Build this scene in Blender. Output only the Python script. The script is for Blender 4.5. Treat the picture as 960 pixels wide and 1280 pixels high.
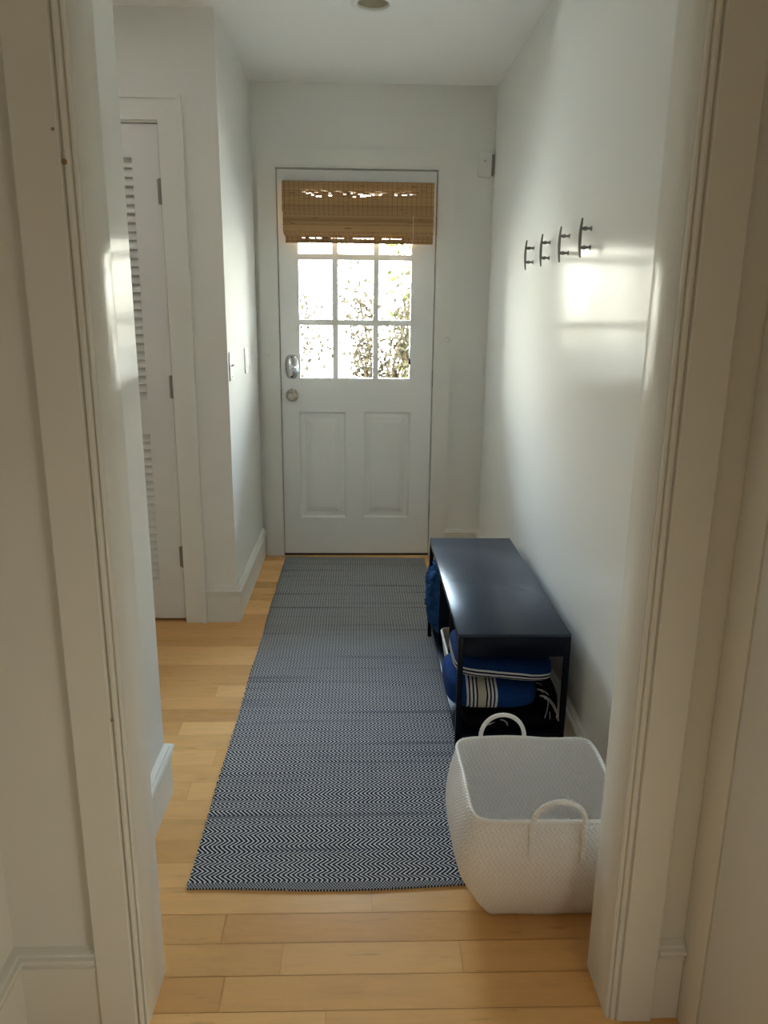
import bpy, bmesh, math, random
from mathutils import Vector, Matrix, noise
PI = math.pi
S = bpy.context.scene
for o in list(bpy.data.objects): bpy.data.objects.remove(o)
C = S.collection

# ------------------------------------------------------------------ camera, sky, sun, area lights, exposure
YAW, PITCH, ROLL, FPX = 0.0320020825, 0.257929520, 0.0107596820, 969.005
CAM = Vector((0.42542, -4.21666, 1.36678))
def camera():
    f = Vector((math.sin(YAW)*math.cos(PITCH), math.cos(YAW)*math.cos(PITCH), -math.sin(PITCH)))
    r = Vector((math.cos(YAW), -math.sin(YAW), 0)); u = r.cross(f)
    r2 = math.cos(ROLL)*r + math.sin(ROLL)*u; u2 = -math.sin(ROLL)*r + math.cos(ROLL)*u
    cd = bpy.data.cameras.new('camera'); cd.sensor_fit = 'VERTICAL'; cd.sensor_height = 36
    cd.lens = 36*FPX/1280; cd.clip_start = .02
    o = bpy.data.objects.new('camera', cd); C.objects.link(o)
    o.matrix_world = Matrix(((r2.x,u2.x,-f.x,CAM.x),(r2.y,u2.y,-f.y,CAM.y),(r2.z,u2.z,-f.z,CAM.z),(0,0,0,1)))
    S.camera = o
camera()

SKY, SUN = 50.0, 130.0
w = bpy.data.worlds.new('sky'); S.world = w; w.use_nodes = True
nt = w.node_tree; nt.nodes.clear()
wo = nt.nodes.new('ShaderNodeOutputWorld'); bg = nt.nodes.new('ShaderNodeBackground')
tc = nt.nodes.new('ShaderNodeTexCoord'); sx = nt.nodes.new('ShaderNodeSeparateXYZ'); cr = nt.nodes.new('ShaderNodeValToRGB')
nt.links.new(tc.outputs['Generated'], sx.inputs[0]); nt.links.new(sx.outputs['Z'], cr.inputs[0])
cr.color_ramp.elements[0].position = 0.12; cr.color_ramp.elements[0].color = (1.0, .96, .84, 1)
cr.color_ramp.elements[1].position = 0.5; cr.color_ramp.elements[1].color = (.62, .80, 1.0, 1)
nt.links.new(cr.outputs[0], bg.inputs[0]); bg.inputs[1].default_value = SKY
nt.links.new(bg.outputs[0], wo.inputs[0])

def light(name, kind, loc, target, energy, color, size=(1, 1)):
    l = bpy.data.lights.new(name, kind); l.energy = energy; l.color = color
    o = bpy.data.objects.new(name, l); C.objects.link(o); o.location = loc
    o.rotation_euler = (Vector(target)-Vector(loc)).to_track_quat('-Z', 'Y').to_euler()
    if kind == 'AREA':
        l.shape = 'RECTANGLE'; l.size, l.size_y = size
    return o
sun = light('sun', 'SUN', (0, 0, 6), (.35, 1.0, 6-1.15), SUN, (1, .95, .86)); sun.data.angle = .01
# fill lamps added without a real source: passage ceiling, low on right wall
light('side_fill', 'AREA', (-.9, -1.65, 2.40), (-.9, -1.65, 0), 2.0, (1, .97, .92), (.9, .8))
light('near_right_fill', 'AREA', (1.06, -3.85, .34), (-1, -3.72, .20), 7.2, (.98, 1, .85), (.9, .6))
pl = light('door_window_portal', 'AREA', (.398, .07, 1.46), (.398, -1, 1.46), 1, (1, 1, 1), (.6, .95))
pl.data.cycles.is_portal = True

S.view_settings.view_transform = 'Standard'; S.view_settings.look = 'None'
S.view_settings.gamma = 1; S.view_settings.use_curve_mapping = False
S.view_settings.exposure = 0.0
S.cycles.max_bounces = 16; S.cycles.diffuse_bounces = 10; S.cycles.glossy_bounces = 8
S.cycles.transparent_max_bounces = 24; S.cycles.sample_clamp_indirect = 30
S.cycles.use_denoising = True

# ------------------------------------------------------------------ node materials
class NT:
    def __init__(s, name):
        s.m = bpy.data.materials.new(name); s.m.use_nodes = True
        s.t = s.m.node_tree; s.t.nodes.clear()
        s.out = s.t.nodes.new('ShaderNodeOutputMaterial')
    def n(s, kind, **kw):
        nd = s.t.nodes.new(kind)
        for k, v in kw.items(): setattr(nd, k, v)
        return nd
    def l(s, a, b): s.t.links.new(a, b)
    def math(s, op, a, b=None, c=None):
        nd = s.n('ShaderNodeMath', operation=op)
        for i, v in enumerate((a, b, c)):
            if v is None: continue
            if isinstance(v, (int, float)): nd.inputs[i].default_value = v
            else: s.l(v, nd.inputs[i])
        return nd.outputs[0]
    def mix(s, f, a, b):
        nd = s.n('ShaderNodeMix', data_type='RGBA')
        for i, v in ((0, f), (6, a), (7, b)):
            if isinstance(v, (int, float)): nd.inputs[i].default_value = v
            elif isinstance(v, tuple): nd.inputs[i].default_value = (*v[:3], 1)
            else: s.l(v, nd.inputs[i])
        return nd.outputs[2]
    def coords(s, kind='Object', scale=(1, 1, 1)):
        tc = s.n('ShaderNodeTexCoord'); mp = s.n('ShaderNodeMapping'); mp.inputs['Scale'].default_value = scale
        s.l(tc.outputs[kind], mp.inputs[0]); return mp.outputs[0]
    def noise(s, vec, scale, detail=3, rough=.5):
        nd = s.n('ShaderNodeTexNoise'); nd.inputs['Scale'].default_value = scale
        nd.inputs['Detail'].default_value = detail; nd.inputs['Roughness'].default_value = rough
        s.l(vec, nd.inputs['Vector']); return nd.outputs[0]
    def ramp(s, v, stops):
        nd = s.n('ShaderNodeValToRGB'); e = nd.color_ramp.elements
        while len(e) < len(stops): e.new(.5)
        for q, (p, c) in zip(e, stops): q.position = p; q.color = (*c, 1) if len(c) == 3 else c
        s.l(v, nd.inputs[0]); return nd.outputs[0]
    def maprange(s, v, a, b, c=0, d=1):
        nd = s.n('ShaderNodeMapRange')
        for i, q in enumerate((a, b, c, d)): nd.inputs[i+1].default_value = q
        s.l(v, nd.inputs[0]); return nd.outputs[0]
    def bsdf(s, color, rough=.5, metal=0, bump=None, bstr=.2, bdist=.001, spec=.5, coat=0, extra=None):
        b = s.n('ShaderNodeBsdfPrincipled')
        for k, v in (('Base Color', color), ('Roughness', rough), ('Metallic', metal), ('Specular IOR Level', spec), ('Coat Weight', coat)):
            if isinstance(v, tuple): b.inputs[k].default_value = (*v[:3], 1)
            elif isinstance(v, (int, float)): b.inputs[k].default_value = v
            else: s.l(v, b.inputs[k])
        if bump is not None:
            bp = s.n('ShaderNodeBump'); bp.inputs['Strength'].default_value = bstr; bp.inputs['Distance'].default_value = bdist
            s.l(bump, bp.inputs['Height']); s.l(bp.outputs[0], b.inputs['Normal'])
        s.l(b.outputs[0], s.out.inputs[0]); s.b = b
        return s.m

def paint(name, col, rough, bs=.12, stretch=(1, 1, .12), nscale=90, spec=.5):
    t = NT(name); v = t.coords('Object', stretch)
    n1 = t.noise(v, nscale, 3); v2 = t.coords('Object', (1, 1, 1)); n2 = t.noise(v2, 260, 2)
    n3 = t.noise(v2, 1.3, 2)
    h = t.math('ADD', n1, t.math('MULTIPLY', n2, .35))
    c = t.mix(n3, tuple(x*.975 for x in col), col)
    return t.bsdf(c, rough, bump=h, bstr=bs, bdist=.0012, spec=spec)
M = {}
M['wall'] = paint('white_wall_paint', (.765, .765, .735), .13, .07, spec=.0052)
M['wall_matte'] = paint('flat_wall_paint', (.78, .77, .735), .42, .1, spec=.1)
M['ceil'] = paint('ceiling_paint', (.86, .855, .84), .75, .1, (1, 1, 1), 120)
M['trim'] = paint('white_trim_paint', (.78, .775, .735), .17, .06, spec=.0028)
M['doorp'] = paint('door_paint', (.80, .80, .79), .32, .06)
M['closet'] = paint('closet_door_paint', (.74, .73, .71), .4, .06)
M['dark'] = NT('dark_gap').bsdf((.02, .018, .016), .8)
M['bronze'] = NT('bronze_threshold').bsdf((.05, .035, .025), .45, .6)
M['plastic'] = NT('white_plastic').bsdf((.72, .72, .69), .35)
def metal(name, col, rough):
    t = NT(name); v = t.coords('Object'); return t.bsdf(col, t.maprange(t.noise(v, 60, 2), 0, 1, rough*.7, rough*1.3), 1)
M['chrome'] = metal('brushed_chrome', (.62, .63, .65), .25)
M['nickel'] = metal('satin_nickel', (.52, .48, .42), .28)
M['steel'] = metal('dull_hinge_steel', (.30, .29, .27), .4)
M['hook'] = metal('dark_hook_nickel', (.26, .25, .23), .3)

def wood():
    t = NT('maple_boards')
    at = t.n('ShaderNodeAttribute', attribute_name='board'); sp = t.n('ShaderNodeSeparateColor'); t.l(at.outputs['Color'], sp.inputs[0])
    tc = t.n('ShaderNodeTexCoord'); cb = t.n('ShaderNodeCombineXYZ')
    t.l(t.math('MULTIPLY', sp.outputs[1], 37.0), cb.inputs[0]); t.l(t.math('MULTIPLY', sp.outputs[2], 23.0), cb.inputs[1]); t.l(sp.outputs[0], cb.inputs[2])
    ad = t.n('ShaderNodeVectorMath', operation='ADD'); t.l(tc.outputs['Object'], ad.inputs[0]); t.l(cb.outputs[0], ad.inputs[1])
    mp = t.n('ShaderNodeMapping'); mp.inputs['Scale'].default_value = (1.6, 14, 1); t.l(ad.outputs[0], mp.inputs[0])
    grain = t.noise(mp.outputs[0], 4, 5, .62)
    mp2 = t.n('ShaderNodeMapping'); mp2.inputs['Scale'].default_value = (2.2, 6, 1); t.l(ad.outputs[0], mp2.inputs[0])
    cloud = t.noise(mp2.outputs[0], 2.2, 2)
    mp3 = t.n('ShaderNodeMapping'); mp3.inputs['Scale'].default_value = (9, 60, 1); t.l(ad.outputs[0], mp3.inputs[0])
    fleck = t.ramp(t.noise(mp3.outputs[0], 1.1, 2), [(.0, (0, 0, 0)), (.66, (0, 0, 0)), (.76, (1, 1, 1))])
    base = t.ramp(sp.outputs[0], [(0, (.66, .355, .128)), (.35, (.80, .475, .190)), (.7, (.93, .575, .245)), (1, (.74, .415, .155))])
    c = t.mix(t.maprange(grain, .35, .7), base, t.mix(.78, (.40, .215, .085), base))
    c = t.mix(t.math('MULTIPLY', t.maprange(cloud, .55, .75), .22), c, (.50, .27, .12))
    c = t.mix(t.math('MULTIPLY', fleck, .35), c, (.30, .15, .06))
    return t.bsdf(c, t.maprange(grain, .2, .8, .24, .34), bump=grain, bstr=.05, bdist=.001, spec=.2)
M['wood'] = wood()

def herring(t, U, V, period, half, shift, duty=.5, soft=.12):
    tri = t.math('PINGPONG', V, half)
    a = t.math('ADD', U, t.math('MULTIPLY', tri, shift/half))
    fr = t.math('FRACT', t.math('DIVIDE', a, period))
    d = t.math('ABSOLUTE', t.math('SUBTRACT', fr, .5))
    return t.maprange(d, duty*.5+soft, duty*.5-soft)
def rug_mat():
    t = NT('herringbone_cotton'); tc = t.n('ShaderNodeTexCoord'); sp = t.n('ShaderNodeSeparateXYZ')
    t.l(tc.outputs['Object'], sp.inputs[0]); X, Y = sp.outputs[0], sp.outputs[1]
    v1 = t.coords('Object', (1.2, 7, 1)); n1 = t.noise(v1, 1.0, 3)
    v2 = t.coords('Object', (1.0, 30, 1)); n2 = t.noise(v2, 1.0, 3)
    v3 = t.coords('Object', (5, 5, 1)); n3 = t.noise(v3, 1.2, 3)
    Yd = t.math('ADD', t.math('ADD', Y, 10.0), t.math('ADD', t.math('MULTIPLY', t.math('SUBTRACT', n1, .5), .035), t.math('MULTIPLY', t.math('SUBTRACT', n2, .5), .008)))
    Xd = t.math('ADD', t.math('ADD', X, 10.0), t.math('MULTIPLY', t.math('SUBTRACT', n3, .5), .012))
    m = herring(t, Xd, Yd, .0124, .0185, .0205, .37, .09)
    navy, white = (.012, .013, .028), (.70, .71, .72)
    thr = t.math('MULTIPLY', t.maprange(n2, .56, .68), .55)
    c = t.mix(m, navy, white)
    c = t.mix(thr, c, (.065, .068, .095))
    # woven hem at both ends (pepper weave), dark selvedge at the long edges
    hem = t.math('GREATER_THAN', t.math('ABSOLUTE', Y), 1.2715)
    chk = t.n('ShaderNodeTexChecker'); chk.inputs['Scale'].default_value = 1
    t.l(t.coords('Object', (260, 210, 1)), chk.inputs[0])
    c2 = t.mix(chk.outputs[1], (.03, .03, .045), (.40, .41, .43))
    c = t.mix(hem, c, c2)
    sel = t.math('GREATER_THAN', t.math('ABSOLUTE', X), .3885)
    c = t.mix(sel, c, (.012, .012, .02))
    fine = t.noise(t.coords('Object', (1, 1, 1)), 700, 2)
    h = t.math('ADD', m, t.math('MULTIPLY', fine, .4))
    t.bsdf(c, .95, bump=h, bstr=.5, bdist=.002, spec=.15); return t.m
M['rug'] = rug_mat()

def basket_mat():
    t = NT('white_woven_plastic'); uv = t.n('ShaderNodeUVMap'); sp = t.n('ShaderNodeSeparateXYZ'); t.l(uv.outputs[0], sp.inputs[0])
    a = herring(t, sp.outputs[0], sp.outputs[1], .0115, .0095, .0095, .62, .2)
    row = t.math('PINGPONG', sp.outputs[1], .0095)
    h = t.math('ADD', a, t.math('MULTIPLY', t.maprange(row, 0, .003), .5))
    c = t.mix(a, (.86, .845, .835), (.955, .945, .94))
    t.bsdf(c, .5, bump=h, bstr=.55, bdist=.0028, spec=.3)
    tr = t.n('ShaderNodeBsdfTranslucent'); t.l(c, tr.inputs[0]); mx = t.n('ShaderNodeMixShader'); mx.inputs[0].default_value = .08
    t.l(t.b.outputs[0], mx.inputs[1]); t.l(tr.outputs[0], mx.inputs[2]); t.l(mx.outputs[0], t.out.inputs[0]); return t.m
M['basket'] = basket_mat()
t = NT('white_braided_cord'); wv = t.n('ShaderNodeTexWave'); wv.bands_direction = 'DIAGONAL'; wv.inputs['Scale'].default_value = 55
t.l(t.coords('Object'), wv.inputs[0]); M['cord'] = t.bsdf((.90, .89, .88), .5, bump=wv.outputs[1], bstr=.6, bdist=.002)

t = NT('navy_lacquered_metal'); M['navy'] = t.bsdf((.005, .007, .015), t.maprange(t.noise(t.coords('Object'), 9, 3), 0, 1, .20, .27), spec=.15)
t = NT('bench_top_lacquer'); v = t.coords('Object')
M['navytop'] = t.bsdf((.026, .038, .062), t.maprange(t.noise(v, 7, 3), 0, 1, .17, .25), bump=t.noise(v, 26, 2), bstr=.05, bdist=.001, spec=.22)
t = NT('black_nylon'); M['black'] = t.bsdf((.003, .003, .004), .8, bump=t.noise(t.coords('Object'), 25, 3), bstr=.4, bdist=.004, spec=.1)
M['greyprint'] = NT('grey_print').bsdf((.38, .40, .42), .6)
M['cream'] = NT('cream_fabric').bsdf((.66, .62, .52), .7)

def towel_mat(name, axis, bands, base=(.006, .035, .15)):
    """bands: (lo, hi, colour) along one object axis"""
    t = NT(name); sp = t.n('ShaderNodeSeparateXYZ'); t.l(t.coords('Object'), sp.inputs[0]); q = sp.outputs[axis]
    nz = t.noise(t.coords('Object', (1, 1, 1)), 14, 2)
    q = t.math('ADD', q, t.math('MULTIPLY', t.math('SUBTRACT', nz, .5), .006))
    c = t.mix(t.noise(t.coords('Object'), 30, 3), base, tuple(x*1.5 for x in base))
    for lo, hi, col in bands:
        m = t.math('MULTIPLY', t.math('GREATER_THAN', q, lo), t.math('LESS_THAN', q, hi)); c = t.mix(m, c, col)
    return t.bsdf(c, .92, bump=t.noise(t.coords('Object'), 500, 2), bstr=.5, bdist=.0015, spec=.15)
WH, NV, BG = (.66, .67, .70), (.008, .010, .04), (.50, .47, .38)
t = NT('fluffy_blue_terry'); M['terry'] = t.bsdf(t.mix(t.noise(t.coords('Object'), 40, 4), (.003, .012, .05), (.035, .13, .34)), 1, bump=t.noise(t.coords('Object'), 160, 4), bstr=1, bdist=.006, spec=.1)

def bamboo():
    t = NT('bamboo_reed'); at = t.n('ShaderNodeAttribute', attribute_name='board'); sp = t.n('ShaderNodeSeparateColor'); t.l(at.outputs['Color'], sp.inputs[0])
    base = t.ramp(sp.outputs[0], [(0, (.30, .165, .062)), (.4, (.43, .255, .105)), (.8, (.52, .32, .145)), (1, (.34, .19, .075))])
    cb = t.n('ShaderNodeCombineXYZ'); t.l(t.math('MULTIPLY', sp.outputs[1], 50), cb.inputs[1])
    ad = t.n('ShaderNodeVectorMath', operation='ADD'); t.l(t.coords('Object', (8, 1, 60)), ad.inputs[0]); t.l(cb.outputs[0], ad.inputs[1])
    fl = t.ramp(t.noise(ad.outputs[0], 1.2, 2), [(0, (0, 0, 0)), (.66, (0, 0, 0)), (.70, (1, 1, 1))])
    c = t.mix(t.math('MULTIPLY', fl, .85), base, (.05, .025, .010))
    b = t.n('ShaderNodeBsdfPrincipled'); t.l(c, b.inputs['Base Color']); b.inputs['Roughness'].default_value = .55
    tr = t.n('ShaderNodeBsdfTranslucent'); t.l(t.mix(.0, (.75, .38, .14), c), tr.inputs[0])
    mx = t.n('ShaderNodeMixShader'); mx.inputs[0].default_value = .10; t.l(b.outputs[0], mx.inputs[1]); t.l(tr.outputs[0], mx.inputs[2])
    t.l(mx.outputs[0], t.out.inputs[0]); return t.m
M['bamboo'] = bamboo()
M['thread'] = NT('brown_thread').bsdf((.20, .11, .045), .8)
M['whitecord'] = NT('white_cord').bsdf((.75, .74, .70), .7)

def glass():
    t = NT('window_glass'); fr = t.n('ShaderNodeFresnel'); fr.inputs[0].default_value = 1.45
    a = t.n('ShaderNodeBsdfTransparent'); a.inputs[0].default_value = (.96, .98, .97, 1); g = t.n('ShaderNodeBsdfGlossy'); g.inputs['Roughness'].default_value = .02
    mx = t.n('ShaderNodeMixShader'); t.l(fr.outputs[0], mx.inputs[0]); t.l(a.outputs[0], mx.inputs[1]); t.l(g.outputs[0], mx.inputs[2])
    t.l(mx.outputs[0], t.out.inputs[0]); return t.m
M['glass'] = glass()
def leafm(name, a, b):
    t = NT(name); at = t.n('ShaderNodeAttribute', attribute_name='board'); sp = t.n('ShaderNodeSeparateColor'); t.l(at.outputs['Color'], sp.inputs[0])
    c = t.mix(sp.outputs[0], a, b)
    d = t.n('ShaderNodeBsdfDiffuse'); t.l(c, d.inputs[0]); tr = t.n('ShaderNodeBsdfTranslucent'); t.l(c, tr.inputs[0])
    mx = t.n('ShaderNodeMixShader'); mx.inputs[0].default_value = .4; t.l(d.outputs[0], mx.inputs[1]); t.l(tr.outputs[0], mx.inputs[2]); t.l(mx.outputs[0], t.out.inputs[0]); return t.m
M['leaf'] = leafm('tan_olive_leaf', (.015, .0125, .008), (.030, .025, .016))
M['leafg'] = leafm('yellow_green_leaf', (.019, .022, .006), (.030, .034, .010))
M['twig'] = NT('dark_twig').bsdf((.02, .014, .008), .9, spec=.05)
t = NT('pale_gravel'); M['gravel'] = t.bsdf(t.mix(t.noise(t.coords('Object'), 12, 4), (.45, .42, .36), (.62, .59, .52)), .95)

# ------------------------------------------------------------------ mesh helpers
def obj(name, bm, m, parent=None, loc=None, smooth=False, angle=35):
    me = bpy.data.meshes.new(name)
    bmesh.ops.recalc_face_normals(bm, faces=bm.faces)
    if smooth:
        for f in bm.faces: f.smooth = True
        for e in bm.edges:
            if len(e.link_faces) == 2 and e.calc_face_angle(0) > math.radians(angle): e.smooth = False
    bm.to_mesh(me); bm.free()
    o = bpy.data.objects.new(name, me); C.objects.link(o)
    me.materials.append(m if not isinstance(m, str) else M[m])
    if parent: o.parent = parent
    if loc: o.location = loc
    return o
def box(bm, x0, x1, y0, y1, z0, z1, bev=0, mat=None):
    x0, x1 = sorted((x0, x1)); y0, y1 = sorted((y0, y1)); z0, z1 = sorted((z0, z1))
    vs = [bm.verts.new((x, y, z)) for x in (x0, x1) for y in (y0, y1) for z in (z0, z1)]
    if mat is not None:
        for v in vs: v.co = mat @ v.co
    fs = [bm.faces.new([vs[i] for i in q]) for q in ((0,1,3,2),(4,6,7,5),(0,4,5,1),(2,3,7,6),(0,2,6,4),(1,5,7,3))]
    if bev:
        es = list({e for f in fs for e in f.edges}); bmesh.ops.bevel(bm, geom=es, offset=bev, segments=2, affect='EDGES', profile=.5)
    return vs
def boxo(name, b, m, parent=None, bev=0):
    bm = bmesh.new(); box(bm, *b, bev=bev); return obj(name, bm, m, parent, smooth=bool(bev))
def slab(bm, us, zs, holes, d0, d1, axis='y', off=(0, 0, 0)):
    """connected slab in the (u, z) grid with hole cells; axis = thickness axis"""
    def P(u, z, d): return (u, d, z) if axis == 'y' else (d, u, z)
    holes = set(holes); cache = {}
    def V(i, j, k):
        if (i, j, k) not in cache: cache[(i, j, k)] = bm.verts.new(P(us[i], zs[j], (d0, d1)[k]))
        return cache[(i, j, k)]
    nu, nz = len(us)-1, len(zs)-1
    solid = lambda i, j: 0 <= i < nu and 0 <= j < nz and (i, j) not in holes
    for i in range(nu):
        for j in range(nz):
            if not solid(i, j): continue
            for k in (0, 1): bm.faces.new([V(i,j,k), V(i+1,j,k), V(i+1,j+1,k), V(i,j+1,k)])
            for di, dj, a, b in ((-1,0,(i,j),(i,j+1)), (1,0,(i+1,j),(i+1,j+1)), (0,-1,(i,j),(i+1,j)), (0,1,(i,j+1),(i+1,j+1))):
                if not solid(i+di, j+dj): bm.faces.new([V(*a,0), V(*b,0), V(*b,1), V(*a,1)])
def prism(bm, poly, z0, z1):
    a = [bm.verts.new((x, y, z0)) for x, y in poly]; b = [bm.verts.new((x, y, z1)) for x, y in poly]; n = len(poly)
    bm.faces.new(a); bm.faces.new(b)
    for i in range(n): bm.faces.new([a[i], a[(i+1) % n], b[(i+1) % n], b[i]])
def sweep(bm, path, prof, side=1):
    """profile (d, z) swept along a floor path with mitred corners; d grows to the left of travel (side=1) or right"""
    rings = []
    for i, p in enumerate(path):
        p = Vector(p); ns = []
        for a, b in ((i-1, i), (i, i+1)):
            if 0 <= a and b < len(path):
                d = (Vector(path[b])-Vector(path[a])).normalized(); ns.append(Vector((-d.y, d.x))*side)
        n = sum(ns, Vector((0, 0))); n = n/n.dot(ns[0])
        rings.append([bm.verts.new((p.x+n.x*d, p.y+n.y*d, z)) for d, z in prof])
    k = len(prof)
    for r0, r1 in zip(rings, rings[1:]):
        for j in range(k): bm.faces.new([r0[j], r0[(j+1) % k], r1[(j+1) % k], r1[j]])
    bm.faces.new(rings[0]); bm.faces.new(rings[-1])
def tube(bm, pts, r, n=8, closed=False, rfun=None):
    pts = [Vector(p) for p in pts]; rings = []; up = None; m = len(pts)
    for i, p in enumerate(pts):
        a = pts[i-1] if (i > 0 or closed) else p; b = pts[(i+1) % m] if (i < m-1 or closed) else p
        d = (b-a).normalized()
        if up is None: up = d.orthogonal().normalized()
        up = (up-d*up.dot(d)).normalized(); s = d.cross(up); rr = rfun(i/(m-1)) if rfun else r
        rings.append([bm.verts.new(p+up*math.cos(q*2*PI/n)*rr+s*math.sin(q*2*PI/n)*rr) for q in range(n)])
    for i in range(m if closed else m-1):
        A, B = rings[i], rings[(i+1) % m]
        for q in range(n): bm.faces.new([A[q], A[(q+1) % n], B[(q+1) % n], B[q]])
    if not closed: bm.faces.new(rings[0]); bm.faces.new(rings[-1])
def lathe(bm, prof, n=24, mat=None):
    """profile (r, h) about the local z axis"""
    rings = []
    for r, h in prof:
        if r < 1e-6: rings.append([bm.verts.new((0, 0, h))])
        else: rings.append([bm.verts.new((r*math.cos(q*2*PI/n), r*math.sin(q*2*PI/n), h)) for q in range(n)])
    vs = [v for r in rings for v in r]
    for A, B in zip(rings, rings[1:]):
        for q in range(n):
            a = [A[q % len(A)], A[(q+1) % n % len(A)], B[(q+1) % n % len(B)], B[q % len(B)]]
            u = []
            for v in a:
                if v not in u: u.append(v)
            if len(u) > 2: bm.faces.new(u)
    if mat is not None:
        for v in vs: v.co = mat @ v.co
def wallmat(loc, ang='y'):
    """local z points out of a wall: 'y' -> world -Y, 'x' -> world -X, 'X' -> world +X"""
    R = {'y': Matrix.Rotation(PI/2, 4, 'X'), 'x': Matrix.Rotation(-PI/2, 4, 'Y'), 'X': Matrix.Rotation(PI/2, 4, 'Y'), 'd': Matrix.Rotation(PI, 4, 'X')}[ang]
    return Matrix.Translation(loc) @ R
def tag(o, label, cat, group=None):
    o['label'] = label; o['category'] = cat
    if group: o['group'] = group
    return o
def thing(name, loc, label, cat, group=None, rz=0):
    o = bpy.data.objects.new(name, None); C.objects.link(o); o.location = loc; o.rotation_euler = (0, 0, rz); o.empty_display_size = .05
    return tag(o, label, cat, group)
def struct(o): o['kind'] = 'structure'; return o
def empty_struct(name, loc):
    o = bpy.data.objects.new(name, None); C.objects.link(o); o.location = loc; o['kind'] = 'structure'; return o
def coloured(bm, faces, lay, col):
    for f in faces:
        for lp in f.loops: lp[lay] = (*col, 1)

# ------------------------------------------------------------------ the room
def floor():
    random.seed(5); W = .0868; bm = bmesh.new(); lay = bm.loops.layers.float_color.new('board'); g = .0006
    known = {-2.704: [.119, .793-.0+.0], -2.791: [.258, .649], -2.617: [.456]}
    base = [bm.verts.new(p) for p in ((-2.2, -6.5, -.003), (1.25, -6.5, -.003), (1.25, .02, -.003), (-2.2, .02, -.003))]
    coloured(bm, [bm.faces.new(base)], lay, (.0, .1, .1))
    y = -2.704 - W*43; 
    while y < .02:
        y1 = min(y+W, .02)
        row = round((y+2.704)/W)          # row 0 lies between -2.704 and -2.617
        fix = {-1: [.119, .793], -2: [.258, .649], 0: [.456], -3: [1.02], -4: [.36, .95]}.get(row)
        x = -2.2 - random.random()*.6; cuts = []
        while x < 1.25:
            cuts.append(x); x += random.choice((.38, .55, .75, .95, 1.2))*(.8+.4*random.random())
        if fix: cuts = [c for c in cuts if c < fix[0]-.3] + fix
        cuts = sorted(max(c, -2.2) for c in cuts) + [1.25]
        for a, b in zip(cuts, cuts[1:]):
            if b-a < .02: continue
            v = [bm.verts.new(p) for p in ((a+g, y+g, 0), (b-g, y+g, 0), (b-g, y1-g, 0), (a+g, y1-g, 0))]
            coloured(bm, [bm.faces.new(v)], lay, (random.random(), random.random(), random.random()))
        y += W
    struct(obj('floor', bm, 'wood'))
floor()
bm = bmesh.new(); box(bm, -2.25, 1.3, -6.5, .18, -.16, -.006); struct(obj('floor_slab', bm, 'gravel'))

# ceiling with a round hole for the recessed light
LX, LY, LR = .468, -1.035, .062
def ceiling():
    bm = bmesh.new(); n = 32; z = 2.43; h = .12
    circ = [bm.verts.new((LX+LR*math.cos(i*2*PI/n), LY+LR*math.sin(i*2*PI/n), z)) for i in range(n)]
    sq = []
    for i in range(n):
        a = i*2*PI/n; c, s = math.cos(a), math.sin(a); k = h/max(abs(c), abs(s)); sq.append(bm.verts.new((LX+c*k, LY+s*k, z)))
    for i in range(n): bm.faces.new([circ[i], circ[(i+1) % n], sq[(i+1) % n], sq[i]])
    X = (-2.25, LX-h, LX+h, 1.25); Y = (-6.5, LY-h, LY+h, .15)
    for i in range(3):
        for j in range(3):
            if (i, j) == (1, 1): continue
            bm.faces.new([bm.verts.new(p) for p in ((X[i], Y[j], z), (X[i+1], Y[j], z), (X[i+1], Y[j+1], z), (X[i], Y[j+1], z))])
    struct(obj('ceiling', bm, 'ceil'))
    struct(boxo('ceiling_slab', (-2.3, 1.35, -6.5, .3, 2.60, 2.80), 'gravel'))
    t = thing('recessed_light', (LX, LY, z), 'round recessed ceiling light, switched off, at the top of the photo', 'ceiling light')
    bm = bmesh.new(); lathe(bm, [(.057, .004), (.060, -.004), (.066, -.007), (.076, -.006), (.082, -.001), (.082, .001)], 40); obj('trim_ring', bm, 'plastic', t, smooth=True)
    bm = bmesh.new(); lathe(bm, [(.0615, .0), (.058, .06), (.055, .13), (0, .13)], 40); obj('housing', bm, M['baffle'], t, smooth=True)
    bm = bmesh.new(); lathe(bm, [(.022, .129), (.024, .09), (.042, .05), (.045, .040), (.038, .034), (0, .030)], 32); obj('bulb', bm, M['bulb'], t, smooth=True)
M['baffle'] = NT('cream_baffle').bsdf((.62, .57, .47), .5)
M['bulb'] = NT('frosted_bulb').bsdf((.70, .65, .54), .3)
ceiling()

# walls: connected slabs with their openings
def wall(name, us, zs, holes, d0, d1, axis='y', m='wall'):
    bm = bmesh.new(); slab(bm, us, zs, holes, d0, d1, axis); return struct(obj(name, bm, m))
ZT = 2.62
wall('wall_back', (-2.25, -.002, .815, 1.25), (-.01, 2.038, ZT), [(1, 0)], 0, .15)
wall('wall_right', (-2.98, -.0), (-.01, ZT), [], 1.10, 1.25, 'x')
wall('wall_left', (-.96, 0), (-.01, ZT), [], -.22, -.12, 'x')
wall('wall_closet', (-2.1, -.965, -.343, -.2195), (-.01, 2.047, ZT), [(1, 0)], -.96, -.86, 'y', 'wall_matte')
bm = bmesh.new(); box(bm, -.2195, -.1205, -.9601, -.9595, -.01, ZT)   # the closet wall's skin across the left wall's end
struct(obj('trim_7', bm, 'wall_matte'))
wall('wall_passage', (-2.1, -.128), (-.01, ZT), [], -2.345, -2.245, 'y')
wall('wall_left_near', (-2.864, -2.345), (-.01, ZT), [], -.228, -.128, 'x')
wall('wall_far_left', (-6.5, .15), (-.01, ZT), [], -2.25, -2.1, 'x')
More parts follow.
